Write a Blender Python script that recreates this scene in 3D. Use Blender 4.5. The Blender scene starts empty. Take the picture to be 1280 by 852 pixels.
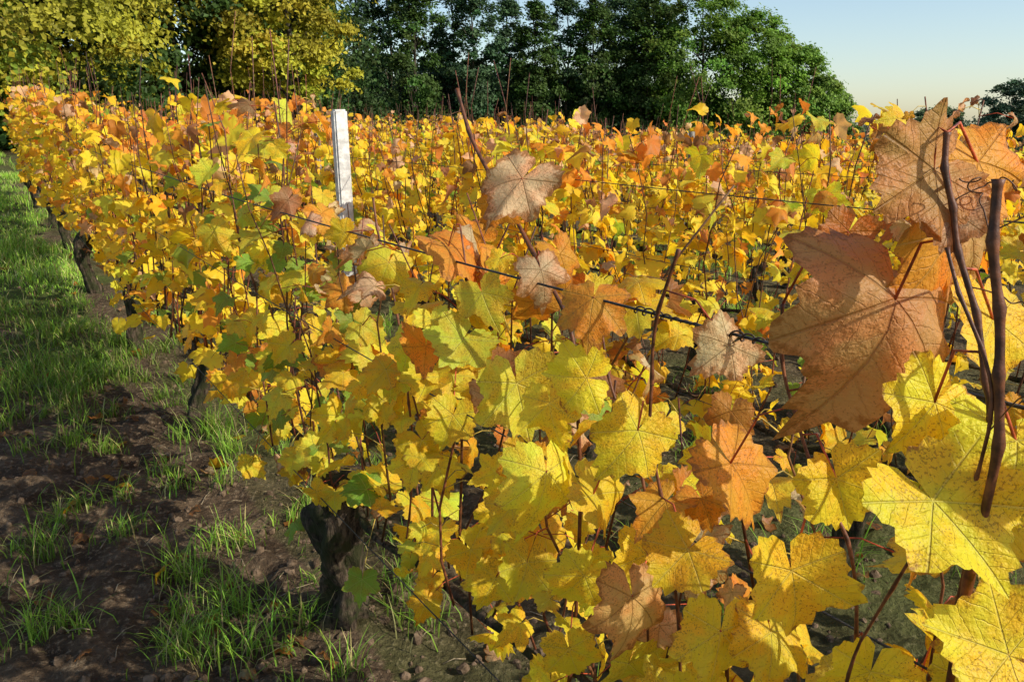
import bpy, math
import numpy as np
from mathutils import Vector
R = np.random.default_rng(7)
R2 = np.random.default_rng(21)
scene = bpy.context.scene
rad = math.radians

# ------------------------------------------------------------ basic helpers
def coll_link(o, parent=None):
    scene.collection.objects.link(o)
    if parent is not None: o.parent = parent
    return o
def empty(name):
    e = bpy.data.objects.new(name, None); e.empty_display_size = .2
    return coll_link(e)
def build(name, V, polys, mat, attrs=None, parent=None, smooth=True):
    me = bpy.data.meshes.new(name)
    V = np.asarray(V, dtype=np.float32)
    me.vertices.add(len(V)); me.vertices.foreach_set("co", V.ravel())
    polys = [np.asarray(p, dtype=np.int32) for p in polys if len(p)]
    nl = sum(p.size for p in polys); npoly = sum(len(p) for p in polys)
    me.loops.add(nl); me.polygons.add(npoly)
    me.loops.foreach_set("vertex_index", np.concatenate([p.ravel() for p in polys]))
    tot = np.concatenate([np.full(len(p), p.shape[1], dtype=np.int32) for p in polys])
    st = np.concatenate([[0], np.cumsum(tot)[:-1]]).astype(np.int32)
    me.polygons.foreach_set("loop_start", st)
    me.update(calc_edges=True)
    me.polygons.foreach_set("use_smooth", np.full(npoly, smooth, dtype=bool))
    if attrs:
        for k, (typ, arr) in attrs.items():
            a = me.attributes.new(k, typ, 'POINT')
            key = {'FLOAT_COLOR': 'color', 'FLOAT_VECTOR': 'vector', 'FLOAT': 'value'}[typ]
            a.data.foreach_set(key, np.asarray(arr, dtype=np.float32).ravel())
    me.materials.append(mat)
    o = bpy.data.objects.new(name, me)
    return coll_link(o, parent)
def norm(a):
    return a / np.maximum(np.linalg.norm(a, axis=-1, keepdims=True), 1e-9)
perm = R.permutation(256); vals = R.random(256)
def vnoise(x, y, seed=0):
    xi = np.floor(x).astype(int); yi = np.floor(y).astype(int)
    fx = x - xi; fy = y - yi
    fx = fx*fx*(3-2*fx); fy = fy*fy*(3-2*fy)
    def h(a, b): return vals[perm[(perm[(a+seed*17) & 255] + b) & 255]]
    return (h(xi, yi)*(1-fx)+h(xi+1, yi)*fx)*(1-fy) + (h(xi, yi+1)*(1-fx)+h(xi+1, yi+1)*fx)*fy - .5

# ------------------------------------------------------------ terrain
def Hb(x, y):
    x = np.asarray(x, float); y = np.asarray(y, float)
    r = x/(np.maximum(y, 0)+3.0)
    sl = np.interp(r, [-.7, -.45, -.3, -.15, 0, .15, .35, .6], [.062, .057, .036, .018, .006, -.004, -.014, -.022])
    t = y-2.4
    yy = np.where(t > 0, np.sqrt(t*t+.25)-.5, 0)
    yy = np.clip(yy, 0, 90)
    return sl*yy
def H(x, y):
    x = np.asarray(x, float); y = np.asarray(y, float)
    d = np.hypot(x, y)
    f = np.exp(-d/14)
    n = vnoise(x*2.1, y*2.1, 1)*.07 + vnoise(x*6, y*6, 2)*.05 + vnoise(x*15, y*15, 3)*.036 + vnoise(x*34, y*34, 4)*.02
    return Hb(x, y) + n*f + vnoise(x*.3, y*.3, 5)*.1*np.clip((d-4)/20, 0, 1)

# row frame
dR = np.array([-.559, .829]); nR = np.array([.829, .559]); P0 = np.array([-.57, 2.39])
def rw(s, o, z):   # along row, across (positive = away from camera side), height over ground
    x = P0[0]+s*dR[0]+o*nR[0]; y = P0[1]+s*dR[1]+o*nR[1]
    return np.stack([x, y, z+Hb(x, y)], -1)

SA, SE = rad(63), rad(34)
SUN = np.array([math.sin(SA)*math.cos(SE), -math.cos(SA)*math.cos(SE), math.sin(SE)])

# ------------------------------------------------------------ materials
class NB:
    def __init__(s, name):
        s.m = bpy.data.materials.new(name); s.m.use_nodes = True
        s.nt = s.m.node_tree; s.nt.nodes.clear()
    def n(s, t, **kw):
        nd = s.nt.nodes.new(t)
        for k, v in kw.items(): setattr(nd, k, v)
        return nd
    def put(s, sock, v):
        if isinstance(v, bpy.types.NodeSocket): s.nt.links.new(v, sock)
        else: sock.default_value = v
    def M(s, op, a, b=0.0, c=0.0):
        nd = s.n('ShaderNodeMath', operation=op)
        s.put(nd.inputs[0], a); s.put(nd.inputs[1], b); s.put(nd.inputs[2], c)
        return nd.outputs[0]
    def ss(s, v, lo, hi, a=0., b=1.):
        nd = s.n('ShaderNodeMapRange', interpolation_type='SMOOTHSTEP')
        s.put(nd.inputs[0], v); s.put(nd.inputs[1], lo); s.put(nd.inputs[2], hi); s.put(nd.inputs[3], a); s.put(nd.inputs[4], b)
        return nd.outputs[0]
    def mix(s, f, a, b, bt='MIX'):
        nd = s.n('ShaderNodeMix', data_type='RGBA', blend_type=bt)
        s.put(nd.inputs[0], f)
        s.put(nd.inputs[6], a if not isinstance(a, tuple) else (*a[:3], 1)); s.put(nd.inputs[7], b if not isinstance(b, tuple) else (*b[:3], 1))
        return nd.outputs[2]
    def noise(s, vec, sc, det=3., rough=.55):
        nd = s.n('ShaderNodeTexNoise'); s.put(nd.inputs['Vector'], vec)
        nd.inputs['Scale'].default_value = sc; nd.inputs['Detail'].default_value = det; nd.inputs['Roughness'].default_value = rough
        return nd.outputs[0]
    def obj(s): return s.n('ShaderNodeTexCoord').outputs['Object']
    def bump(s, h, st, dist):
        nd = s.n('ShaderNodeBump'); nd.inputs['Strength'].default_value = st; nd.inputs['Distance'].default_value = dist
        s.put(nd.inputs['Height'], h); return nd.outputs[0]
    def finish(s, col, rough=.6, nrm=None, trans=0., tcol=None, spec=.3):
        p = s.n('ShaderNodeBsdfPrincipled')
        s.put(p.inputs['Base Color'], col if not isinstance(col, tuple) else (*col, 1)); s.put(p.inputs['Roughness'], rough)
        p.inputs['Specular IOR Level'].default_value = spec
        if nrm is not None: s.put(p.inputs['Normal'], nrm)
        o = s.n('ShaderNodeOutputMaterial'); out = p.outputs[0]
        if trans > 0:
            t = s.n('ShaderNodeBsdfTranslucent'); s.put(t.inputs[0], tcol if tcol is not None else col)
            if nrm is not None: s.put(t.inputs['Normal'], nrm)
            mx = s.n('ShaderNodeMixShader'); mx.inputs[0].default_value = trans
            s.nt.links.new(out, mx.inputs[1]); s.nt.links.new(t.outputs[0], mx.inputs[2]); out = mx.outputs[0]
        s.nt.links.new(out, o.inputs[0])
        return s.m

def mat_leaf():
    b = NB('vine_leaf')
    A = b.n('ShaderNodeAttribute', attribute_name='Col'); col = A.outputs['Color']; dry = A.outputs['Alpha']
    L = b.n('ShaderNodeAttribute', attribute_name='luv')
    sp = b.n('ShaderNodeSeparateXYZ'); b.put(sp.inputs[0], L.outputs['Vector'])
    u, v, e = sp.outputs
    au = b.M('ABSOLUTE', u)
    S, P = [], []
    for ang in (0, 54, 112):
        a = rad(ang)
        si = b.M('ADD', b.M('MULTIPLY', au, math.sin(a)), b.M('MULTIPLY', v, math.cos(a)))
        pi = b.M('ABSOLUTE', b.M('SUBTRACT', b.M('MULTIPLY', au, math.cos(a)), b.M('MULTIPLY', v, math.sin(a))))
        pi = b.M('ADD', pi, b.M('MULTIPLY', b.M('LESS_THAN', si, 0.), 5.))
        S.append(si); P.append(pi)
    C = [b.M('SUBTRACT', S[i], b.M('MULTIPLY', P[i], .85)) for i in range(3)]
    lt = b.M('LESS_THAN', P[1], P[0]); p01 = b.M('MINIMUM', P[0], P[1])
    c01 = b.M('ADD', b.M('MULTIPLY', lt, C[1]), b.M('MULTIPLY', b.M('SUBTRACT', 1., lt), C[0]))
    lt2 = b.M('LESS_THAN', P[2], p01); pm = b.M('MINIMUM', p01, P[2])
    c = b.M('ADD', b.M('MULTIPLY', lt2, C[2]), b.M('MULTIPLY', b.M('SUBTRACT', 1., lt2), c01))
    ob = b.obj()
    n1 = b.noise(ob, 24., 2); n2 = b.noise(ob, 95., 3, .65); n3 = b.noise(ob, 420., 1)
    wob = b.M('MULTIPLY', n2, .09)
    f = b.M('ABSOLUTE', b.M('SUBTRACT', b.M('FRACT', b.M('MULTIPLY', b.M('ADD', c, wob), 6.5)), .5))
    sec = b.ss(f, .42, .5)
    main = b.ss(pm, .003, .018, 1., 0.)
    vein = b.M('MAXIMUM', main, b.M('MULTIPLY', sec, .38))
    near = b.ss(pm, .0, .18, 1., 0.)
    warm = b.mix(1., col, (1.08, .85, .7), 'MULTIPLY')
    cool = b.mix(1., col, (.94, 1.0, .9), 'MULTIPLY')
    base = b.mix(b.ss(n1, .38, .62), cool, warm)
    base = b.mix(b.M('MULTIPLY', near, .35), base, b.mix(1., col, (.80, .93, .8), 'MULTIPLY'))
    lightv = b.mix(.5, base, (.84, .76, .26)); darkv = b.mix(1., base, (.66, .56, .5), 'MULTIPLY')
    vc = b.mix(b.ss(dry, .25, .6), lightv, darkv)
    base = b.mix(b.M('MULTIPLY', vein, .65), base, vc)
    e3 = b.M('POWER', e, 4.)
    br = b.M('ADD', b.M('ADD', b.M('MULTIPLY', e3, .27), b.M('MULTIPLY', n2, .60)), b.M('ADD', b.M('MULTIPLY', dry, .16), b.M('MULTIPLY', n1, .20)))
    br = b.ss(br, .645, .77)
    base = b.mix(b.M('MULTIPLY', br, .85), base, b.mix(n3, (.26, .09, .02), (.50, .22, .06)))
    fr = b.ss(b.M('ADD', n3, b.M('MULTIPLY', n1, .4)), .81, .88)
    base = b.mix(b.M('MULTIPLY', fr, .5), base, (.22, .10, .025))
    h = b.M('ADD', b.M('MULTIPLY', vein, -.7), b.M('MULTIPLY', n2, 1.5))
    nm = b.bump(h, .7, .0035)
    tcol = b.mix(1., base, (1.15, 1.0, .6), 'MULTIPLY')
    return b.finish(base, .48, nm, .48, tcol, .28)
LEAF = mat_leaf()
def mat_leaf_simple():
    b = NB('vine_leaf_plain'); A = b.n('ShaderNodeAttribute', attribute_name='Col')
    L = b.n('ShaderNodeAttribute', attribute_name='luv'); sp = b.n('ShaderNodeSeparateXYZ'); b.put(sp.inputs[0], L.outputs['Vector'])
    n = b.noise(b.obj(), 38., 1)
    c = b.mix(n, b.mix(1., A.outputs['Color'], (1.12, .84, .7), 'MULTIPLY'), b.mix(1., A.outputs['Color'], (.97, 1.05, .9), 'MULTIPLY'))
    br = b.ss(b.M('ADD', b.M('MULTIPLY', b.M('POWER', sp.outputs[2], 3.), .22), n), .67, .85)
    c = b.mix(b.M('MULTIPLY', br, .7), c, (.40, .17, .04))
    return b.finish(c, .52, None, .48, b.mix(1., c, (1.15, 1.0, .6), 'MULTIPLY'), .25)
LEAF2 = mat_leaf_simple()

def mat_attr(name, rough=.6, trans=0., nsc=8., spec=.25, bsc=None, bs=.5, bd=.01, nd=2):
    b = NB(name); A = b.n('ShaderNodeAttribute', attribute_name='Col')
    ob = b.obj(); n = b.noise(ob, nsc, nd)
    c = b.mix(1., A.outputs['Color'], b.mix(b.ss(n, .3, .7), (.45, .45, .45), (1.5, 1.5, 1.4)), 'MULTIPLY')
    nm = b.bump(b.noise(ob, bsc, 3, .6), bs, bd) if bsc else None
    return b.finish(c, rough, nm, trans, None, spec)
CANE = mat_attr('vine_cane', .5, 0, 70., .3, 160., .35, .002, 3)
def mat_cards(name, trans):
    b = NB(name); A = b.n('ShaderNodeAttribute', attribute_name='Col')
    return b.finish(A.outputs['Color'], .55, None, trans, None, .2)
GRASS = mat_cards('grass_blade', .4)
TREELEAF = mat_cards('tree_leaf', .38)

def mat_bark(name, c1, c2, moss, sc):
    b = NB(name); ob = b.obj()
    mp = b.n('ShaderNodeMapping'); b.put(mp.inputs[0], ob); mp.inputs['Scale'].default_value = (1, 1, .22)
    n = b.noise(mp.outputs[0], sc, 6, .7); n2 = b.noise(ob, sc*.25, 3)
    c = b.mix(b.ss(n, .35, .65), c1, c2)
    if moss: c = b.mix(b.M('MULTIPLY', b.ss(n2, .42, .58), .8), c, (.030, .036, .012))
    return b.finish(c, .9, b.bump(n, 1., .03*30/sc), spec=.15)
VBARK = mat_bark('vine_bark', (.012, .008, .006), (.12, .088, .06), True, 70.)
TBARK = mat_bark('tree_bark', (.03, .024, .018), (.14, .11, .085), True, 8.)

def mat_soil():
    b = NB('vineyard_soil'); ob = b.obj()
    n = b.noise(ob, 5., 5, .65); n2 = b.noise(ob, 40., 5, .7)
    vo = b.n('ShaderNodeTexVoronoi'); b.put(vo.inputs['Vector'], ob); vo.inputs['Scale'].default_value = 45.
    c = b.mix(b.ss(n, .3, .7), (.062, .040, .024), (.175, .12, .075))
    c = b.mix(b.ss(n2, .52, .70), c, (.32, .235, .15))
    c = b.mix(b.ss(vo.outputs[0], .0, .35, .4, 0.), c, (.035, .024, .016))
    A = b.n('ShaderNodeAttribute', attribute_name='green')
    g = b.M('MULTIPLY', A.outputs['Fac'], b.ss(n, .25, .55, .5, .95))
    c = b.mix(g, c, b.mix(n2, (.04, .065, .012), (.15, .20, .045)))
    h = b.M('ADD', b.M('MULTIPLY', vo.outputs[0], -.4), b.M('MULTIPLY', n2, 1.4))
    return b.finish(c, .95, b.bump(h, 1., .035), spec=.1)
SOIL = mat_soil()
def mat_simple(name, c1, c2, sc, rough, bd=.004, spec=.3, metal=0):
    b = NB(name); ob = b.obj(); n = b.noise(ob, sc, 5, .65)
    m = b.finish(b.mix(b.ss(n, .35, .65), c1, c2), rough, b.bump(n, .7, bd), spec=spec)
    return m
CONC = mat_simple('weathered_concrete', (.46, .445, .42), (.76, .74, .70), 18., .85)
WOOD = mat_simple('weathered_wood', (.16, .14, .12), (.34, .31, .27), 20., .85)
WIRE = mat_simple('galvanised_wire', (.02, .018, .016), (.06, .055, .05), 200., .5)
CLOD = mat_simple('soil_clod', (.06, .04, .024), (.19, .13, .085), 30., .95, .01, .1)

# ------------------------------------------------------------ vine leaves
def template(N, fr):
    th = np.linspace(-173, 173, N); a = np.abs(th)
    r = np.interp(a, [0, 8, 20, 34, 46, 56, 68, 80, 90, 102, 115, 130, 148, 162, 173],
                  [1.04, .95, .83, .71, .81, .92, .84, .71, .65, .72, .79, .72, .64, .56, .42])
    if N > 24:
        per = 3 if N < 60 else 4
        k = (np.arange(N)-N//2) % per
        r = r*(1+np.where(k == 0, .05, np.where(k == per//2, -.05, 0))*(1+.5*np.sin(a*1.7)))
    t = np.radians(th)
    fr = np.array(fr)
    rs = np.convolve(np.pad(r, 3, mode='edge'), np.ones(7)/7, 'valid') if N > 24 else r
    RR = np.stack([(rs if f < .9 else r)*f for f in fr])
    U = np.concatenate([[0], (RR*np.sin(t)).ravel()]); V = np.concatenate([[0], (RR*np.cos(t)).ravel()])
    E = np.concatenate([[0], np.repeat(fr, N)]); TH = np.concatenate([[0], np.tile(t, len(fr))])
    i = np.arange(N-1)
    tri = np.stack([np.zeros(N-1, int), 1+i+1, 1+i], -1)
    q = [np.stack([1+k*N+i, 1+k*N+i+1, 1+(k+1)*N+i+1, 1+(k+1)*N+i], -1) for k in range(len(fr)-1)]
    q = np.concatenate(q) if q else np.zeros((0, 4), int)
    return U, V, E, TH, tri, q
T_HI = template(89, [.25, .5, .72, .88, 1.]); T_MD = template(37, [.6, 1.]); T_LO = template(13, [1.])

def leaves_mesh(name, tpl, pos, nrm, tip, size, col, dry, parent, mat=None, curl=1.):
    L = len(pos)
    if L == 0: return
    U, V, E, TH, tri, q = tpl; nv = len(U)
    nrm = norm(nrm); tip = norm(tip-(tip*nrm).sum(-1, keepdims=True)*nrm); side = np.cross(tip, nrm)
    g = lambda a, b: R.uniform(a, b, (L, 1))
    d = dry[:, None]*curl
    cup = R.normal(0, .20, (L, 1))-.18 - d*R.choice([-1, 1, 1], (L, 1))*g(.05, .6)
    fold = R.normal(.18, .22, (L, 1)) + d*g(0, .5)
    w1 = g(.04, .20)*(1+d*1.2); w2 = g(.02, .12)*(1+d*1.4); w3 = g(.01, .07)*(1+d)
    rr = np.hypot(U, V)[None]
    asp = g(.90, 1.12)*(1-.25*d*g(0, 1))
    skew = g(-.16, .16)
    lob = 1+g(-.09, .10)*np.cos(5.3*TH)[None]+g(-.06, .06)*np.cos(3*TH+1)[None]
    Z = cup*rr**2 + fold*np.sqrt(U[None]**2+.004) + w1*rr**2*np.sin(3*TH[None]+g(0, 6.3)) + w2*rr**3*np.sin(7*TH[None]+g(0, 6.3)) \
        + w3*rr**4*np.sin(13*TH[None]+g(0, 6.3)) - g(-.05, .6)*np.maximum(V[None], 0)**2
    UU = U[None]*asp*lob + skew*V[None]; VV = V[None]*lob
    sz = (size/1.7)[:, None, None]
    P = pos[:, None, :] + sz*(UU[..., None]*side[:, None]+VV[..., None]*tip[:, None]+Z[..., None]*nrm[:, None])
    off = (np.arange(L)*nv)[:, None, None]
    polys = [(tri[None]+off).reshape(-1, 3), (q[None]+off).reshape(-1, 4)]
    C = np.concatenate([np.repeat(col[:, None], nv, 1), np.repeat(dry[:, None, None], nv, 1)], -1)
    luv = np.stack([np.broadcast_to(U, (L, nv)), np.broadcast_to(V, (L, nv)), np.broadcast_to(E, (L, nv))], -1)
    return build(name, P.reshape(-1, 3), polys, mat or LEAF, {'Col': ('FLOAT_COLOR', C), 'luv': ('FLOAT_VECTOR', luv)}, parent)

#            yellow          golden         yel-green       green          orange         rust           tan            brown
PAL = np.array([[.97, .78, .05], [.95, .63, .035], [.84, .79, .07], [.31, .48, .06], [.90, .40, .05], [.62, .24, .05], [.80, .55, .34], [.38, .20, .10], [.78, .42, .16]])
DRY = np.array([.06, .2, .05, .02, .5, .75, .9, .95, .62])
W_LO = np.array([.48, .15, .22, .045, .06, .015, .03, .015]); W_HI = np.array([.18, .16, .04, .01, .23, .12, .21, .10])
def pick(w):
    c = np.cumsum(w/w.sum(-1, keepdims=True), -1); r = R.random((len(w), 1))
    return np.minimum((r > c).sum(-1), 7)
def colour(idx):
    L = len(idx)
    c = PAL[idx]*R.uniform(.78, 1.06, (L, 1))*R.normal(1, .05, (L, 3))
    return np.clip(c, .01, .97), np.clip(DRY[idx]+R.normal(0, .10, L), 0, 1)

def tubes(name, paths, radii, sides, mat, col, parent):
    C, K, _ = paths.shape
    T = norm(np.gradient(paths, axis=1)); ref = np.array([.31, .93, .12])
    A = norm(np.cross(T, ref)); B = np.cross(T, A)
    ph = np.linspace(0, 2*np.pi, sides, endpoint=False)
    ring = (np.cos(ph)[None, None, :, None]*A[:, :, None]+np.sin(ph)[None, None, :, None]*B[:, :, None])*radii[:, :, None, None]
    P = paths[:, :, None]+ring
    k, j = np.meshgrid(np.arange(K-1), np.arange(sides), indexing='ij')
    j2 = (j+1) % sides
    q = np.stack([k*sides+j, k*sides+j2, (k+1)*sides+j2, (k+1)*sides+j], -1).reshape(-1, 4)
    cap = ((K-1)*sides+np.arange(sides))[None]; cap0 = np.arange(sides)[::-1][None]
    off = (np.arange(C)*K*sides)[:, None, None]
    Cc = np.ones((C, K*sides, 4)); Cc[..., :3] = np.asarray(col).reshape(-1, 1, 3)
    return build(name, P.reshape(-1, 3), [(q[None]+off).reshape(-1, 4), (cap[None]+off).reshape(-1, sides), (cap0[None]+off).reshape(-1, sides)], mat, {'Col': ('FLOAT_COLOR', Cc)}, parent)

def top1(s):
    return np.interp(s, [-2.4, -2.0, -1.8, -1.65, -1.25, -1.1, -.8, -.6, -.35, -.12, .12, .4, 2, 20],
                        [1.50, 1.48, 1.32, 1.16, 1.14, 1.36, 1.42, 1.32, 1.28, 1.30, 1.60, 1.68, 1.64, 1.64])

def trunk_mesh(base, h, r0, lean, parent, segs=26, rings=30):
    t = np.linspace(0, 1, rings); ph = np.linspace(0, 2*np.pi, segs, endpoint=False)
    k = R.uniform(0, 50)
    cx = base[0]+lean[0]*t+.05*np.sin(t*5+k)*t; cy = base[1]+lean[1]*t+.04*np.cos(t*4+k)*t; cz = base[2]-.05+h*t
    rr = r0*np.interp(t, [0, .12, .35, .6, .8, .93, 1], [1.35, 1.0, .78, .95, 1.25, 1.05, .35])
    PH, TT = np.meshgrid(ph, t)
    n = vnoise(np.cos(PH)*2+k, np.sin(PH)*2+TT*6, 6)*.7+vnoise(np.cos(PH)*5+k, np.sin(PH)*5+TT*9+k, 7)*.6 + .12*np.sin(PH*5+TT*5+k)
    r = rr[:, None]*(1+n)
    P = np.stack([cx[:, None]+r*np.cos(PH), cy[:, None]+r*np.sin(PH), cz[:, None]+n*.02], -1).reshape(-1, 3)
    a, j = np.meshgrid(np.arange(rings-1), np.arange(segs), indexing='ij'); j2 = (j+1) % segs
    q = np.stack([a*segs+j, a*segs+j2, (a+1)*segs+j2, (a+1)*segs+j], -1).reshape(-1, 4)
    build('trunk', P, [q, ((rings-1)*segs+np.arange(segs))[None]], VBARK, None, parent)

heroL = []
for (x, y, z, w, c) in [(.314,.644,1.435,.170,8),(.318,.638,1.563,.105,8),(.323,.773,1.495,.065,5),(.262,.829,1.22,.125,4),
    (0,1.323,1.505,.145,6),(-.099,1.506,1.372,.15,4),(.115,1.118,1.355,.105,4),(.052,1.266,1.369,.09,6),(.25,.92,1.345,.08,6),
    (.054,1.10,1.078,.145,2),(.013,1.235,1.176,.15,2),(.152,.884,1.009,.12,8),(.154,.985,1.2,.12,0),(.332,.545,1.311,.12,0),
    (.286,.721,1.146,.115,0),(.334,.614,1.375,.085,0),(-.037,1.307,.785,.10,0),(.367,.673,1.498,.12,4),(-.03,1.39,1.47,.08,4),
    (.02,1.30,1.02,.11,1),(.10,1.08,.93,.10,0),(.20,.86,1.10,.10,1),(.36,.53,1.22,.11,0),
    (.09,1.12,1.25,.10,0),(.24,.80,1.02,.11,0),(-.10,1.40,1.22,.12,2),(-.12,1.45,1.05,.11,0),(.38,.56,1.36,.09,0),
    (.02,1.2,.88,.10,0),(.39,.52,1.13,.12,0),(-.05,1.42,1.30,.10,2),(.345,.625,1.53,.06,6),
    (-.22,1.62,1.15,.12,0),(-.18,1.58,.95,.11,1),(-.28,1.75,1.30,.11,2),(.06,1.15,1.18,.10,0),(.13,1.05,1.08,.10,0),
    (.35,.62,.98,.11,0),(.28,.72,.95,.11,1),(.22,.84,.90,.11,0),(.42,.62,1.10,.10,0),(.30,.80,1.02,.11,0),(.16,.98,.85,.10,2),(.36,.70,1.05,.10,0),
    (.10,1.15,.75,.10,0),(.44,.62,1.28,.10,1),(.43,.68,1.42,.11,0),(.40,.68,1.56,.095,4),(.42,.72,1.50,.10,8),(.33,.73,1.25,.09,0),(.37,.66,1.34,.09,1),
    (.18,.98,1.02,.10,0),(-.02,1.34,.92,.10,0),(-.30,1.85,.95,.11,0),(-.36,1.95,1.12,.10,2)]:
    heroL.append((x, y, z, w, c))
heroC = [[(.337,.566,1.574),(.342,.559,1.505),(.352,.549,1.438),(.354,.541,1.367),(.37,.58,1.15),(.42,.66,.85),(.46,.72,.5)],
         [(.335,.638,1.603),(.338,.629,1.56),(.347,.62,1.518),(.36,.595,1.45),(.372,.577,1.38),(.41,.66,1.0),(.46,.74,.5)],
         [(-.11,1.597,1.689),(-.067,1.53,1.564),(.028,1.39,1.417),(.106,1.276,1.274),(.116,1.26,1.05),(.12,1.27,.8),(.10,1.3,.5)],
         [(.207,.98,1.47),(.184,1.015,1.34),(.186,1.01,1.207),(.205,.985,1.1),(.223,.958,.996),(.25,.98,.75),(.28,1.05,.5)],
         [(.277,.806,1.436),(.285,.794,1.345),(.305,.763,1.277),(.342,.71,1.189),(.37,.72,1.0),(.40,.76,.75),(.43,.82,.5)],
         [(.13,1.16,1.33),(.15,1.12,1.22),(.19,1.06,1.13),(.20,1.03,1.0),(.20,1.02,.85),(.22,1.05,.7),(.24,1.1,.5)],
         [(-.33,1.9,1.46),(-.31,1.87,1.35),(-.27,1.83,1.2),(-.25,1.80,1.05),(-.24,1.80,.9),(-.25,1.85,.75),(-.28,1.9,.55)],
         [(.325,.60,1.52),(.335,.57,1.47),(.352,.546,1.41),(.350,.56,1.33),(.33,.60,1.25),(.32,.66,1.1),(.36,.75,.6)]]
heroR = [.0034, .0024, .0034, .0023, .0018, .0020, .0026, .0014]
POST = np.array([-1.19, 5.75])

def vine_row(k):
    E = empty('grapevine_row')
    o0 = 1.6*k
    D = .8635+o0
    s0 = -2.3 if k == 0 else .449*D-2.3-(1.6 if k < 4 else 1.4)
    s1 = [13.2, 15, 17, 18.5, 20, 21, 22, 23, 24, 25, 26, 27, 28][k]
    # ---------- canes
    dens = 13 if k < 2 else 10
    nc = int((s1-s0)*dens)
    sb = s0+(np.arange(nc)+R.random(nc))/dens
    K = 8; t = np.linspace(0, 1, K)
    top = top1(sb)+.12*vnoise(sb*3.1, sb*0, 2) if k == 0 else 1.50+.5*vnoise(sb*1.1, sb*0+k*7, 3)
    cluster = vnoise(sb*1.7, sb*0+k*3.3, 4)
    ext = np.where(R.random(nc) < .65+.7*cluster, R.uniform(.05, .38, nc), R.uniform(-.2, .04, nc))
    if k == 0:
        ext = np.where(sb < .1, np.minimum(ext, np.where(sb < -1.4, -.02, .08)), ext*1.05)
        hot = (sb > .15) & (sb < 1.0) & (R.random(nc) < .6); ext = np.where(hot, R.uniform(.1, .34, nc), ext)
    bx = P0[0]+sb*dR[0]+o0*nR[0]; by = P0[1]+sb*dR[1]+o0*nR[1]
    if k > 0: ext = np.where((np.hypot(bx, by) < 4.2) | (bx > .38*by), np.minimum(ext, .07), ext)
    hz = top+ext
    s_end = sb+R.normal(0, .17, nc); o_end = R.normal(0, .11, nc)
    bo = R.normal(0, .03, nc)
    ss_ = sb[:, None]+(s_end-sb)[:, None]*t**1.3+R.normal(0, .014, (nc, K)); oo = bo[:, None]+(o_end-bo)[:, None]*t+R.normal(0, .014, (nc, K))
    zz = .48+(hz[:, None]-.48)*t
    path = rw(ss_, oo+o0, zz)
    dist = np.hypot(path[:, 0, 0], path[:, 0, 1])
    ccol = np.array([.12, .045, .022])*R.uniform(.5, 1.7, (nc, 1))*R.normal(1, .1, (nc, 3))
    rad_ = R.uniform(.0022, .0036, nc)[:, None]*np.linspace(1.2, .6, K)
    nr = dist < 4
    if nr.any(): tubes('canes', path[nr], rad_[nr], 7, CANE, ccol[nr], E)
    tubes('canes', path[~nr], rad_[~nr]*1.5, 3, CANE, ccol[~nr], E)
    # ---------- leaves from canes
    per = np.where(dist < 2.2, 18, np.where(dist < 7, 20, np.where(dist < 14, 17, 12)))
    if k == 0: per = np.where(sb < -1.3, 12, per)
    ci = np.repeat(np.arange(nc), per); L = len(ci)
    tt = R.random(L)**.95
    zmax = (top[ci]+.05-.48)/(hz[ci]-.48)
    tt = tt*np.minimum(zmax, 1)
    f = tt*(K-1); i0 = np.clip(f.astype(int), 0, K-2); fr = (f-i0)[:, None]
    node = path[ci, i0]*(1-fr)+path[ci, i0+1]*fr
    an = R.uniform(0, 2*np.pi, L)
    sidev = np.where(R.random(L) < .55, -1., 1.)*R.uniform(.3, 1, L)
    out = norm(np.stack([nR[0]*sidev+.5*np.cos(an), nR[1]*sidev+.5*np.sin(an), R.uniform(-.15, .5, L)], -1))
    plen = R.uniform(.04, .12, L)
    att = node+out*plen[:, None]
    att[:, 2] -= R.random(L)**3*.20*(tt < .25)
    up = np.array([0, 0, 1.])
    nrm = norm(out*.6+up*.35+R.normal(0, .46, (L, 3))+SUN*.75)
    tip = -up*.85+out*.5+R.normal(0, .55, (L, 3))
    size = np.clip(R.normal(.096, .028, L), .035, .145)*np.where(dist[ci] > 9, 1.12, 1)
    gz = Hb(node[:, 0], node[:, 1]); hh = (node[:, 2]-gz)/top[ci]
    w = W_LO*(1-np.clip((hh-.72)/.26, 0, 1)[:, None])+W_HI*np.clip((hh-.72)/.26, 0, 1)[:, None]
    cl = vnoise(node[:, 0]*2.2, node[:, 1]*2.2+node[:, 2]*2, 8)
    w = w*np.stack([1+0*cl, 1+cl, 1-cl, 1-cl*1.5, 1+cl*1.7, 1+cl*1.7, 1+cl*1.7, 1+cl*1.5], -1).clip(.05)
    sl = sb[ci]
    if k == 0:
        g = np.exp(-((sl-.20)/.48)**2-((node[:, 2]-1.2)/.36)**2)*(out[:, 0] < .3)
        w = w*(1-.6*g[:, None]); w[:, 3] += 1.1*g; w[:, 2] += .6*g
        g2 = np.clip((sl-1.2)/1, 0, 1); w[:, 1] += .10*g2; w[:, 4] += .08*g2; w[:, 6] += .04*g2
    idx = pick(w); col, dry = colour(idx)
    size = size*(1-.2*dry)
    nrm = norm(nrm-up*(dry*.25)[:, None])
    dl = np.hypot(att[:, 0], att[:, 1])
    keep = dl > .58
    # uneven canopy: bare pockets where canes and wires show
    gap = vnoise(sl*3.4+k*5, node[:, 2]*4.2, 15)+.4*vnoise(sl*8+k*3, node[:, 2]*8, 16)
    keep &= (gap > -.31) | (R.random(L) < .15)
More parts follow.
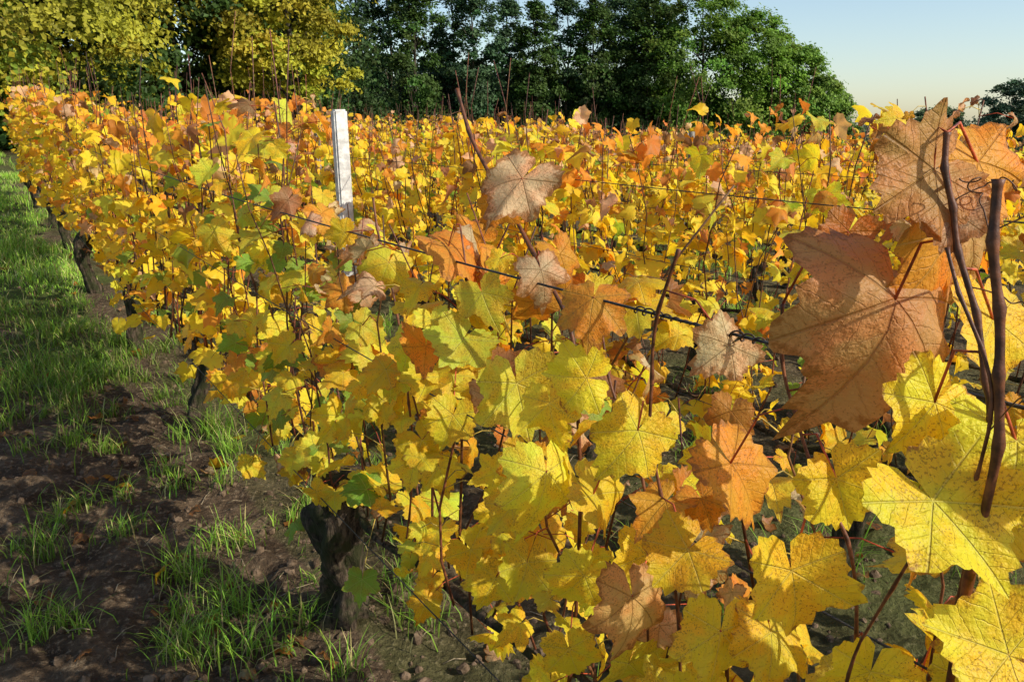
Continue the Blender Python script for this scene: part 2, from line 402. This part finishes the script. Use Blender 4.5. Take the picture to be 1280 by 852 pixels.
    if k == 1:
        keep &= ~((np.hypot(att[:, 0]-POST[0], att[:, 1]-POST[1]) < .30) & (att[:, 2] > 1.2) & (att[:, 0]*.2+POST[1]*1.05 > att[:, 1]))
    LO, MD = 8.5, 3.1
    for tpl, m, mt in ((T_HI, dl < MD, LEAF), (T_MD, (dl >= MD) & (dl < LO), LEAF2), (T_LO, dl >= LO, LEAF2)):
        m = m & keep
        if m.any(): leaves_mesh('leaves', tpl, att[m], nrm[m], tip[m], size[m], col[m], dry[m], E, mt)
    m = keep & (dl < 4)
    if m.any():
        a, b_ = node[m], att[m]; mid = (a+b_)/2+np.array([0, 0, .012])
        pc = np.where(R.random((m.sum(), 1)) < .5, [[.40, .07, .03]], [[.48, .34, .07]])
        tubes('petioles', np.stack([a, mid, b_], 1), np.full((m.sum(), 3), .0012), 4, CANE, pc, E)
    if k == 0:
        hp = np.array(heroC)
        hc = np.array([.13, .045, .02])*R.uniform(.7, 1.3, (len(hp), 1))
        tf = np.linspace(0, 6, 61); ii = np.clip(tf.astype(int), 0, 5); ff = (tf-ii)[None, :, None]
        hd = hp[:, ii]*(1-ff)+hp[:, ii+1]*ff
        kern = np.ones(7)/7
        for a_ in range(len(hp)):
            for c_ in range(3):
                hd[a_, :, c_] = np.convolve(np.pad(hd[a_, :, c_], 3, mode='edge'), kern, 'valid')
        m_ = np.arange(61)
        zig = .0016*(2*np.abs(((m_/7.) % 2)-1)-1)
        hd[:, :, 0] += zig
        hr = np.array(heroR)[:, None]*(1+.40*((m_ % 7) == 0)+.12*((m_ % 7) == 1)+.12*((m_ % 7) == 6))[None]
        tubes('canes', hd, hr, 12, CANE, hc, E)
        # curly tendrils springing from the near canes
        TP = []
        for q_ in range(14):
            c0 = hd[R.integers(0, len(hd)), R.integers(3, 34)]
            tt_ = np.linspace(0, 1, 60); ax = norm(R.normal(0, 1, 3)+[0, -.3, .3]); ex = norm(np.cross(ax, [.2, .1, 1.])); ey = np.cross(ax, ex)
            ln = R.uniform(.05, .10); rr_ = .006*np.clip((tt_-.35)*2.2, 0, 1); w_ = tt_*R.uniform(16, 26)
            TP.append(c0+ax*(ln*(tt_**.8))[:, None]+ex*(rr_*np.cos(w_))[:, None]+ey*(rr_*np.sin(w_))[:, None]-np.array([0, 0, .02])*(tt_**2)[:, None])
        TP = np.array(TP); tubes('tendrils', TP, np.full(TP.shape[:2], .0006), 4, CANE, np.tile([[.12, .05, .02]], (len(TP), 1)), E)
        A = np.array(heroL); pos = A[:, :3]; L = len(A)
        nr_ = R2.normal(0, .24, (L, 3)); nr_[:2] *= .3
        nrm = norm(np.array([.15, -.75, .40])+nr_)
        tip = np.array([0, -.25, -1.])+R2.normal(0, .5, (L, 3)); tip[0] = (-.35, -.2, -1.); tip[1] = (-.9, 0, -.5)
        tip = norm(tip-(tip*nrm).sum(-1, keepdims=True)*nrm)
        idx = A[:, 4].astype(int); col, dry = colour(idx); size = A[:, 3]*1.08
        att = pos-tip*(size*.18)[:, None]
        leaves_mesh('leaves', T_HI, att, nrm, tip, size, col, dry, E, None, .45)
        allp = np.concatenate([path[nr].reshape(-1, 3), hd.reshape(-1, 3)])
        q = att+np.array([0, .05, .03])
        dd = np.linalg.norm(q[:, None]-allp[None], axis=-1); j = dd.argmin(1); ok = dd.min(1) < .3
        a = allp[j][ok]; b_ = att[ok]; mid = (a+b_)/2+np.array([0, 0.01, .02])
        tubes('petioles', np.stack([a, mid, b_], 1), np.full((ok.sum(), 3), .0013), 6, CANE, np.tile([[.42, .08, .03]], (ok.sum(), 1)), E)
    # ---------- wires
    nw = 60
    ow = -.12
    for hz_, r in ((1.375, .0021), (1.08, .0015), (.55, .0016)):
        sw = np.linspace(s0, s1, nw); p = rw(sw, np.full(nw, o0+ow), hz_+.012*np.sin(sw*1.1)+0*sw)
        tubes('trellis_wire', p[None], np.full((1, nw), r), 5, WIRE, [[.1, .1, .1]], E)
    nw = int((s1-s0)*8); sw = np.linspace(s0+.2, s1, nw)
    p = rw(sw, o0+R.normal(0, .012, nw), .50+R.normal(0, .015, nw)+.04*np.sin(sw*3.3))
    tubes('cordon', p[None], np.abs(R.normal(.013, .003, (1, nw))), 7, VBARK, [[.1, .1, .1]], E)
    if k == 0:
        th = np.linspace(0, 2*np.pi*13, 260); sx = np.linspace(-1.72, -1.50, 260)
        c = rw(sx, np.full(260, ow), 1.375+.012*np.sin(sx*1.1))
        rr_ = .0036*(1+.5*np.sin(np.linspace(0, 9, 260)))
        c = c+np.stack([rr_*np.cos(th), .0*th, rr_*np.sin(th)], -1)
        tubes('tendril', c[None], np.full((1, 260), .0012), 5, CANE, [[.05, .025, .015]], E)
    sp = 1.9 if k == 0 else 1.5
    for s in np.arange(-1.9 if k == 0 else s0+.5, min(s1, 16), sp):
        s = s+(R.uniform(-.12, .12) if s != 0 else 0)
        if abs(s) < .13: s = 0.
        b = rw(np.array(s), np.array(o0+R.uniform(-.03, .03)), np.array(0.))
        b[2] = H(b[0], b[1])
        if k < 5: trunk_mesh(b, .60, R.uniform(.045, .06) if s else .078, R.normal(0, .05, 2), E)
    return E
NROW = 13
for k in range(NROW): vine_row(k)

# ------------------------------------------------------------ posts
def post(x, y, ztop, w, mat):
    import bmesh
    me = bpy.data.meshes.new('vineyard_post'); z0 = float(Hb(x, y))-.2
    bm = bmesh.new(); bmesh.ops.create_cube(bm, size=1)
    bmesh.ops.scale(bm, vec=(w, w*.8, ztop-z0), verts=bm.verts)
    bmesh.ops.bevel(bm, geom=bm.edges[:], offset=w*.12, segments=2, affect='EDGES')
    for v in bm.verts:
        if v.co.z > 0: v.co.x *= .93; v.co.y *= .93
    bm.to_mesh(me); bm.free(); me.materials.append(mat)
    o = bpy.data.objects.new('vineyard_post', me); o.location = (x, y, (ztop+z0)/2)
    o.rotation_euler = (R.uniform(-.02, .02), R.uniform(-.02, .02), rad(34)); coll_link(o)
post(POST[0], POST[1], 1.75, .105, CONC)
for k, s in ((2, 8.5), (3, 6.2), (4, 4.6), (6, 7.8), (5, 11.), (8, 12.)):
    p = rw(np.array(s), np.array(1.6*k), np.array(0.)); post(p[0], p[1], p[2]+1.64, .08, WOOD)

# ------------------------------------------------------------ ground
def axis(lo, hi, st, lim0, lim1, g=1.07):
    a = list(np.arange(lo, hi, st)); s = st; x = a[-1]
    while x < lim1: s *= g; x += s; a.append(x)
    s = st; x = lo; b = []
    while x > lim0: s *= g; x -= s; b.append(x)
    return np.array(b[::-1]+a)
xs = axis(-3.6, 1.6, .017, -1500, 1500); ys = axis(.8, 6, .017, -300, 1800)
X, Y = np.meshgrid(xs, ys)
Z = H(X, Y)
def leftdist(x, y): return -((x-P0[0])*nR[0]+(y-P0[1])*nR[1])
def grassiness(x, y):
    u = leftdist(x, y)
    g = np.clip((y-4.1+vnoise(x*1.3, y*1.3, 9)*3.4+vnoise(x*4, y*4, 19)*1.5)/1.8, 0, 1)*np.clip((u+vnoise(x*2.5, y*2.5, 18)*.9+.02)/.25, 0, 1)
    g = np.maximum(g, np.clip((u-1.2)/1.2, 0, 1)*.8)
    far = np.clip((np.hypot(x, y)-30)/15, 0, 1)
    g2 = np.where(u < 0, .30+.8*vnoise(x*1.5, y*1.5, 11), 0)
    return np.clip(np.maximum(np.maximum(g, far), g2), 0, 1)
G = grassiness(X, Y)
ny, nx = X.shape
a, j = np.meshgrid(np.arange(ny-1), np.arange(nx-1), indexing='ij')
q = np.stack([a*nx+j, a*nx+j+1, (a+1)*nx+j+1, (a+1)*nx+j], -1).reshape(-1, 4)
build('ground', np.stack([X, Y, Z], -1).reshape(-1, 3), [q], SOIL, {'green': ('FLOAT', G)})

# ------------------------------------------------------------ grass
def blades(name, x, y, h, w, col, lean):
    L = len(x); z = H(x, y)-.004
    a = R.uniform(0, 2*np.pi, L); dirv = np.stack([np.cos(a), np.sin(a), 0*a], -1); sd = np.stack([-np.sin(a), np.cos(a), 0*a], -1)
    base = np.stack([x, y, z], -1); P = []
    for t, ww in ((0, 1.), (.38, .9), (.72, .6), (1., 0.)):
        c = base+dirv*(lean*h*t**2)[:, None]+np.array([0, 0, 1.])*(h*t*(1-.35*lean*t))[:, None]
        if ww > 0: P += [c-sd*(w*ww/2)[:, None], c+sd*(w*ww/2)[:, None]]
        else: P += [c]
    P = np.stack(P, 1)
    off = (np.arange(L)*7)[:, None, None]
    q = np.array([[0, 1, 3, 2], [2, 3, 5, 4]])[None]+off; t3 = np.array([[4, 5, 6]])[None]+off
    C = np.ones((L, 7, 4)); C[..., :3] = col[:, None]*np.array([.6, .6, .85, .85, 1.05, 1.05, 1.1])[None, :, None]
    return build(name, P.reshape(-1, 3), [q.reshape(-1, 4), t3.reshape(-1, 3)], GRASS, {'Col': ('FLOAT_COLOR', C)})
def gcol(n, br):
    c = np.where(R.random((n, 1)) < .80, [[.26, .44, .05]], [[.50, .44, .18]])
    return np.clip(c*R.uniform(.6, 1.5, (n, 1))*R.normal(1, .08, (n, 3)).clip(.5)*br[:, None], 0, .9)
xs_, ys_, hs_ = [], [], []
n = 230000
y = 2.8+R.random(n)**1.5*19; x = -.66*y-1.0+R.random(n)*(.9+.5*y)
u = leftdist(x, y)
m = (u > -.05) & (R.random(n) < grassiness(x, y)*np.clip(.6+2.0*vnoise(x*2.4, y*2.4, 12)+.8*vnoise(x*8, y*8, 22), .08, 1.2))
xs_.append(x[m]); ys_.append(y[m]); hs_.append(R.uniform(.04, .16, m.sum())*(1+1.3*vnoise(x[m]*2, y[m]*2, 13)))
tc = [(-1.22, 2.64, 1.4), (-.83, 2.18, 1.3), (-1.59, 4.0, 1.7), (-2.24, 3.78, 1.3), (-1.83, 2.82, 1.), (-.70, 2.34, 1.1), (-.95, 2.45, 1.), (-1.1, 2.9, .9), (-2.6, 4.4, 1.2), (-1.35, 3.4, .8), (-.5, 2.05, .8)]
for i in range(90):
    yy = R.uniform(1.7, 6.5); tc.append((R.uniform(-.66*yy-.3, -.1*yy-.3), yy, R.uniform(.4, .95)))
for i in range(260):
    s_ = R.uniform(-3, 9); o_ = R.uniform(.15, 9); p = P0+s_*dR+o_*nR; tc.append((p[0], p[1], R.uniform(.6, 1.3)))
for (cx, cy, sc) in tc:
    nb = int(70*sc); r = np.abs(R.normal(0, .08*sc, nb)); a = R.uniform(0, 6.3, nb)
    xs_.append(cx+r*np.cos(a)); ys_.append(cy+r*np.sin(a)); hs_.append(R.uniform(.05, .20, nb)*min(sc, 1.25))
x = np.concatenate(xs_); y = np.concatenate(ys_); h = np.concatenate(hs_); n = len(x)
blades('grass', x, y, h, R.uniform(.002, .005, n)*(1+y/12), gcol(n, .9+.8*vnoise(x*1.1, y*1.1, 14)+.45*np.clip((y-4.5)/3, 0, 1)), R.uniform(.2, 1.1, n))  # blades farther off are lightened: sunlight put into the grass colour

# ------------------------------------------------------------ fallen leaves, clods
n = 420
y = .9+R.random(n)**1.3*9; x = -.7*y+R.random(n)*1.35*y
cc_, dd_ = colour(R.choice([1, 4, 5, 6, 6, 7, 7, 7, 7], n))
leaves_mesh('fallen_leaves', T_MD, np.stack([x, y, H(x, y)+.016], -1), np.array([0, 0, 1.])+R.normal(0, .35, (n, 3)), R.normal(0, 1, (n, 3)),
    np.clip(R.normal(.075, .02, n), .035, .12), cc_*.6, np.clip(dd_+.3, 0, 1), None)
def ico(sub=1):
    import bmesh
    bm = bmesh.new(); bmesh.ops.create_icosphere(bm, subdivisions=sub+1, radius=1)
    V = np.array([v.co[:] for v in bm.verts]); F = np.array([[v.index for v in f.verts] for f in bm.faces]); bm.free(); return V, F
V, F = ico(1); n = 5000
y = 1.2+R.random(n)**1.6*6; x = -.7*y+R.random(n)*1.25*y
sz = .003+.020*R.random(n)**4
P = V[None]*(1+R.normal(0, .16, (n, len(V), 1)))*R.uniform(.6, 1.2, (n, 1, 3))*sz[:, None, None]+np.stack([x, y, H(x, y)+sz*.1], -1)[:, None]
build('soil_clods', P.reshape(-1, 3), [(F[None]+(np.arange(n)*len(V))[:, None, None]).reshape(-1, 3)], CLOD, None, None, False)
n = 90; y = R.uniform(1.6, 5, n); x = R.uniform(-.65, .1, n)*y; a = R.uniform(0, 6.3, n); l = R.uniform(.04, .16, n)
p0 = np.stack([x, y, H(x, y)+.008], -1); x2 = x+l*np.cos(a); y2 = y+l*np.sin(a); p2 = np.stack([x2, y2, H(x2, y2)+.012], -1)
tubes('dry_twigs', np.stack([p0, (p0+p2)/2+[0, 0, .01], p2], 1), np.full((n, 3), .0018), 5, CANE, np.tile([[.26, .20, .13]], (n, 1)), None)

# ------------------------------------------------------------ trees
def leafcards(pos, nrm, sz, col):
    L = len(pos); nrm = norm(nrm); t = norm(np.cross(nrm, R.normal(0, 1, (L, 3)))); s = np.cross(nrm, t)
    w = R.uniform(.35, .55, L)
    k = lambda a, b, c: pos+(t*(a*sz)[:, None]+s*(b*sz)[:, None]+nrm*(c*sz)[:, None])
    one = np.ones(L)
    P = np.stack([k(-one*.5, 0*one, 0*one), k(0*one, w, .12*one), k(one*.6, 0*one, -.1*one), k(0*one, -w, .12*one)], 1)
    C = np.ones((L, 4, 4)); C[..., :3] = col[:, None]
    return P.reshape(-1, 3), np.arange(L*4).reshape(-1, 4), C
def tree(name, x, y, ztop, cw, col, kind='oak', nl=9000, low=.15, ls=.2, var=.25):
    z0 = float(Hb(x, y))-.1; Ht = ztop-z0; E = empty(name)
    nclump = {'oak': 190, 'poplar': 120}[kind]
    cz0 = z0+Ht*low; ch = ztop-cz0
    a = R.uniform(0, 2*np.pi, nclump); hh = R.random(nclump)
    if kind == 'oak': prof = np.sqrt(np.clip(1-(2*hh-.8)**2/1.5, .02, 1))
    else: prof = .95*np.interp(hh, [0, .15, .6, .85, 1], [.85, 1, .9, .62, .2])
    lobes = 1+.22*np.sin(a*3+hh*9+R.uniform(0, 6))
    rr = cw/2*prof*R.uniform(.25, 1, nclump)**.5*lobes
    C = np.stack([x+rr*np.cos(a), y+rr*np.sin(a), cz0+ch*.97*hh], -1)
    cr = cw*R.uniform(.05, .14, nclump)*(1.4 if kind == 'poplar' else 1)
    tint = R.uniform(1-var, 1+var, (nclump, 1))*R.normal(1, .07, (nclump, 3))
    ci = R.integers(0, nclump, nl)
    g = norm(R.normal(0, 1, (nl, 3)))*(R.random(nl)**.6)[:, None]*R.uniform(.5, 1.8, (nl, 1))
    g[:, 2] *= .55; g[:, 2] -= .25*np.hypot(g[:, 0], g[:, 1])**2
    pos = C[ci]+g*cr[ci][:, None]
    outw = norm(pos-np.array([x, y, z0+Ht*.5]))
    P, Q, CC = leafcards(pos, outw*.5+np.array([0, 0, .45])+SUN*.4+R.normal(0, .5, (nl, 3)), ls*R.uniform(.5, 1.3, nl),
                         np.array(col)*tint[ci]*R.uniform(.7, 1.3, (nl, 1)))
    build('crown', P, [Q], TREELEAF, {'Col': ('FLOAT_COLOR', CC)}, E, False)
    K = 9; t = np.linspace(0, 1, K); w = np.cumsum(R.normal(0, .012*Ht, (K, 2)), 0)*.6
    tr = np.stack([x+w[:, 0], y+w[:, 1], z0-.2+Ht*.9*t], -1)
    r0 = Ht*.010+.03
    tubes('trunk', tr[None], (r0*(1-.85*t))[None]*1., 10, TBARK, [[.1, .1, .1]], E)
    sel = R.choice(nclump, 34, replace=False)
    h0 = np.clip((C[sel, 2]-(z0-.2))/(Ht*.9)-.18, .08, .9); f = h0*(K-1); i = np.clip(f.astype(int), 0, K-2); ff = (f-i)[:, None]
    st = tr[i]*(1-ff)+tr[i+1]*ff; en = C[sel]; mid = (st+en)/2+np.array([0, 0, .1])
    tubes('limbs', np.stack([st, mid, en], 1), (r0*.35*(1-h0*.5))[:, None]*np.array([1, .6, .2]), 5, TBARK, np.tile([[.1, .1, .1]], (len(sel), 1)), E)
YE = (.42, .33, .03); DG = (.07, .125, .025); BG = (.08, .145, .06); OG = (.19, .31, .04)
tree('beech_tree', -16.8, 20.5, 13, 8.5, (.24, .31, .03), nl=44000, low=.0, ls=.14, var=.4)
tree('beech_tree', -13.4, 23.5, 13.5, 8, (.32, .32, .03), nl=46000, low=.03, ls=.14, var=.45)
tree('beech_tree', -16.5, 29, 15, 8, YE, nl=24000, low=.1, ls=.18)
tree('oak_tree', -12.0, 30, 14, 6.5, DG, nl=30000, low=.04, ls=.18)
tree('oak_tree', -10.0, 34, 14, 6.5, DG, nl=28000, low=.04, ls=.18)
tree('maple_tree', -8.2, 31, 12.5, 5.6, (.40, .37, .035), nl=44000, low=.2, ls=.14, var=.4)
tree('oak_tree', -20, 36, 18, 10, (.10, .15, .03), nl=20000, ls=.27)
for (x, y, zt, w, c) in [(-10.6, 55, 14, 4.8, BG), (-8.2, 57, 13.4, 4.4, BG), (-6.4, 54, 12.6, 4.0, DG), (-4.2, 58, 12.4, 4.2, BG), (-2.3, 56, 11.3, 3.8, BG),
                      (-.3, 59, 10.8, 3.5, BG), (1.6, 56, 10.0, 3.4, DG), (3.6, 58, 10.8, 3.8, BG), (5.6, 57, 10.4, 3.8, DG), (7.4, 59, 11.2, 4.4, BG), (9.2, 57, 10.9, 4.4, DG)]:
    tree('alder_tree', x, y, zt, w, c, 'poplar', 17000, .03, .19)
for (x, y, zt, w, c) in [(12.8, 57, 11.2, 8.4, (.15, .25, .035)), (16.6, 59, 9.8, 7.4, OG), (20.0, 59, 7.6, 6, (.20, .31, .045)), (22.8, 61, 5.6, 4.8, (.19, .29, .06)), (10, 62, 11.0, 7, DG)]:
    tree('oak_tree', x, y, zt, w, c, 'oak', 32000, .0, .2)
tree('pine_tree', 45.5, 75, 6.2, 6.0, (.09, .14, .075), 'oak', 16000, .0, .24)
tree('pine_tree', 50, 77, 5.2, 6.0, (.10, .15, .07), 'oak', 14000, .0, .24)
tree('oak_tree', 41.5, 80, 4.0, 6., (.14, .19, .08), 'oak', 12000, .0, .24)
def mass(name, pts, nl, ls, col, cr, var=.3):
    pts = np.array(pts); n = len(pts)
    ci = R.integers(0, n, nl); g = norm(R.normal(0, 1, (nl, 3)))*(R.random(nl)**.5)[:, None]*R.uniform(.5, 1.4, (nl, 1)); g[:, 2] *= .8
    tint = R.uniform(1-var, 1+var, (n, 1))*R.normal(1, .1, (n, 3))
    pos = pts[ci]+g*cr
    P, Q, CC = leafcards(pos, R.normal(0, .6, (nl, 3))+[0, 0, .5], ls*R.uniform(.6, 1.3, nl), np.array(col)*tint[ci]*R.uniform(.7, 1.3, (nl, 1)))
    build(name, P, [Q], TREELEAF, {'Col': ('FLOAT_COLOR', CC)}, None, False)
pts = []
for i in range(600):
    t = R.random(); x = -24+49*t; y = 62+R.uniform(0, 8)
    zt = np.interp(x, [-24, -8, 0, 9, 18, 25], [9, 8, 7.0, 7.2, 4.5, 1.4])
    pts.append((x, y, float(Hb(x, y))+R.uniform(0, 1)*(zt-Hb(x, y).item())*.8))
mass('woodland', pts, 66000, .34, (.045, .075, .028), 1.3)
pts = []
for i in range(200):
    x = R.uniform(-22, -7); y = np.interp(x, [-22, -14, -7], [26, 30, 40])+R.uniform(-1, 4)
    pts.append((x, y, float(Hb(x, y))+R.uniform(0, 6.5)))
for i in range(80):
    x = R.uniform(-20, -9.5); y = np.interp(x, [-20, -9.5], [17, 23])+R.uniform(0, 3); pts.append((x, y, float(Hb(x, y))+R.uniform(0, 1.6)))
for i in range(120):
    x = R.uniform(-9, 26); pts.append((x, R.uniform(50, 54), float(Hb(x, 52))+R.uniform(0, 1.3)))
mass('undergrowth', pts, 60000, .2, (.06, .10, .025), 1.1, .4)
pts = []
for i in range(260):
    x = R.uniform(32, 135); y = R.uniform(112, 135); pts.append((x, y, float(Hb(x, y))+R.uniform(0, 1)*(4.2+3.4*vnoise(np.array(x*.12), np.array(3.), 2))))
mass('distant_trees', pts, 42000, .42, (.13, .17, .10), 1.7)

# ------------------------------------------------------------ light, sky, camera
w = bpy.data.worlds.new('World'); scene.world = w; w.use_nodes = True
nt = w.node_tree; nt.nodes.clear()
sky = nt.nodes.new('ShaderNodeTexSky'); sky.sky_type = 'NISHITA'; sky.sun_disc = False
sky.sun_elevation = SE; sky.sun_rotation = rad(117); sky.dust_density = .9; sky.air_density = 1.1; sky.ozone_density = 1.6
bg = nt.nodes.new('ShaderNodeBackground'); bg.inputs[1].default_value = .17
out = nt.nodes.new('ShaderNodeOutputWorld'); nt.links.new(sky.outputs[0], bg.inputs[0]); nt.links.new(bg.outputs[0], out.inputs[0])
ld = bpy.data.lights.new('sun', 'SUN'); ld.energy = 5.0; ld.angle = rad(.53); ld.color = (1, .94, .80)
lo = bpy.data.objects.new('sun', ld); coll_link(lo); lo.rotation_euler = Vector(SUN).to_track_quat('Z', 'Y').to_euler()
cd = bpy.data.cameras.new('camera'); cd.lens = 28; cd.sensor_width = 36; cd.clip_start = .02; cd.clip_end = 4000
co = bpy.data.objects.new('camera', cd); coll_link(co); co.location = (0, 0, 1.6); co.rotation_euler = (rad(90-14.7), 0, 0)
scene.camera = co
scene.view_settings.view_transform = 'Standard'; scene.view_settings.look = 'None'; scene.view_settings.exposure = 0
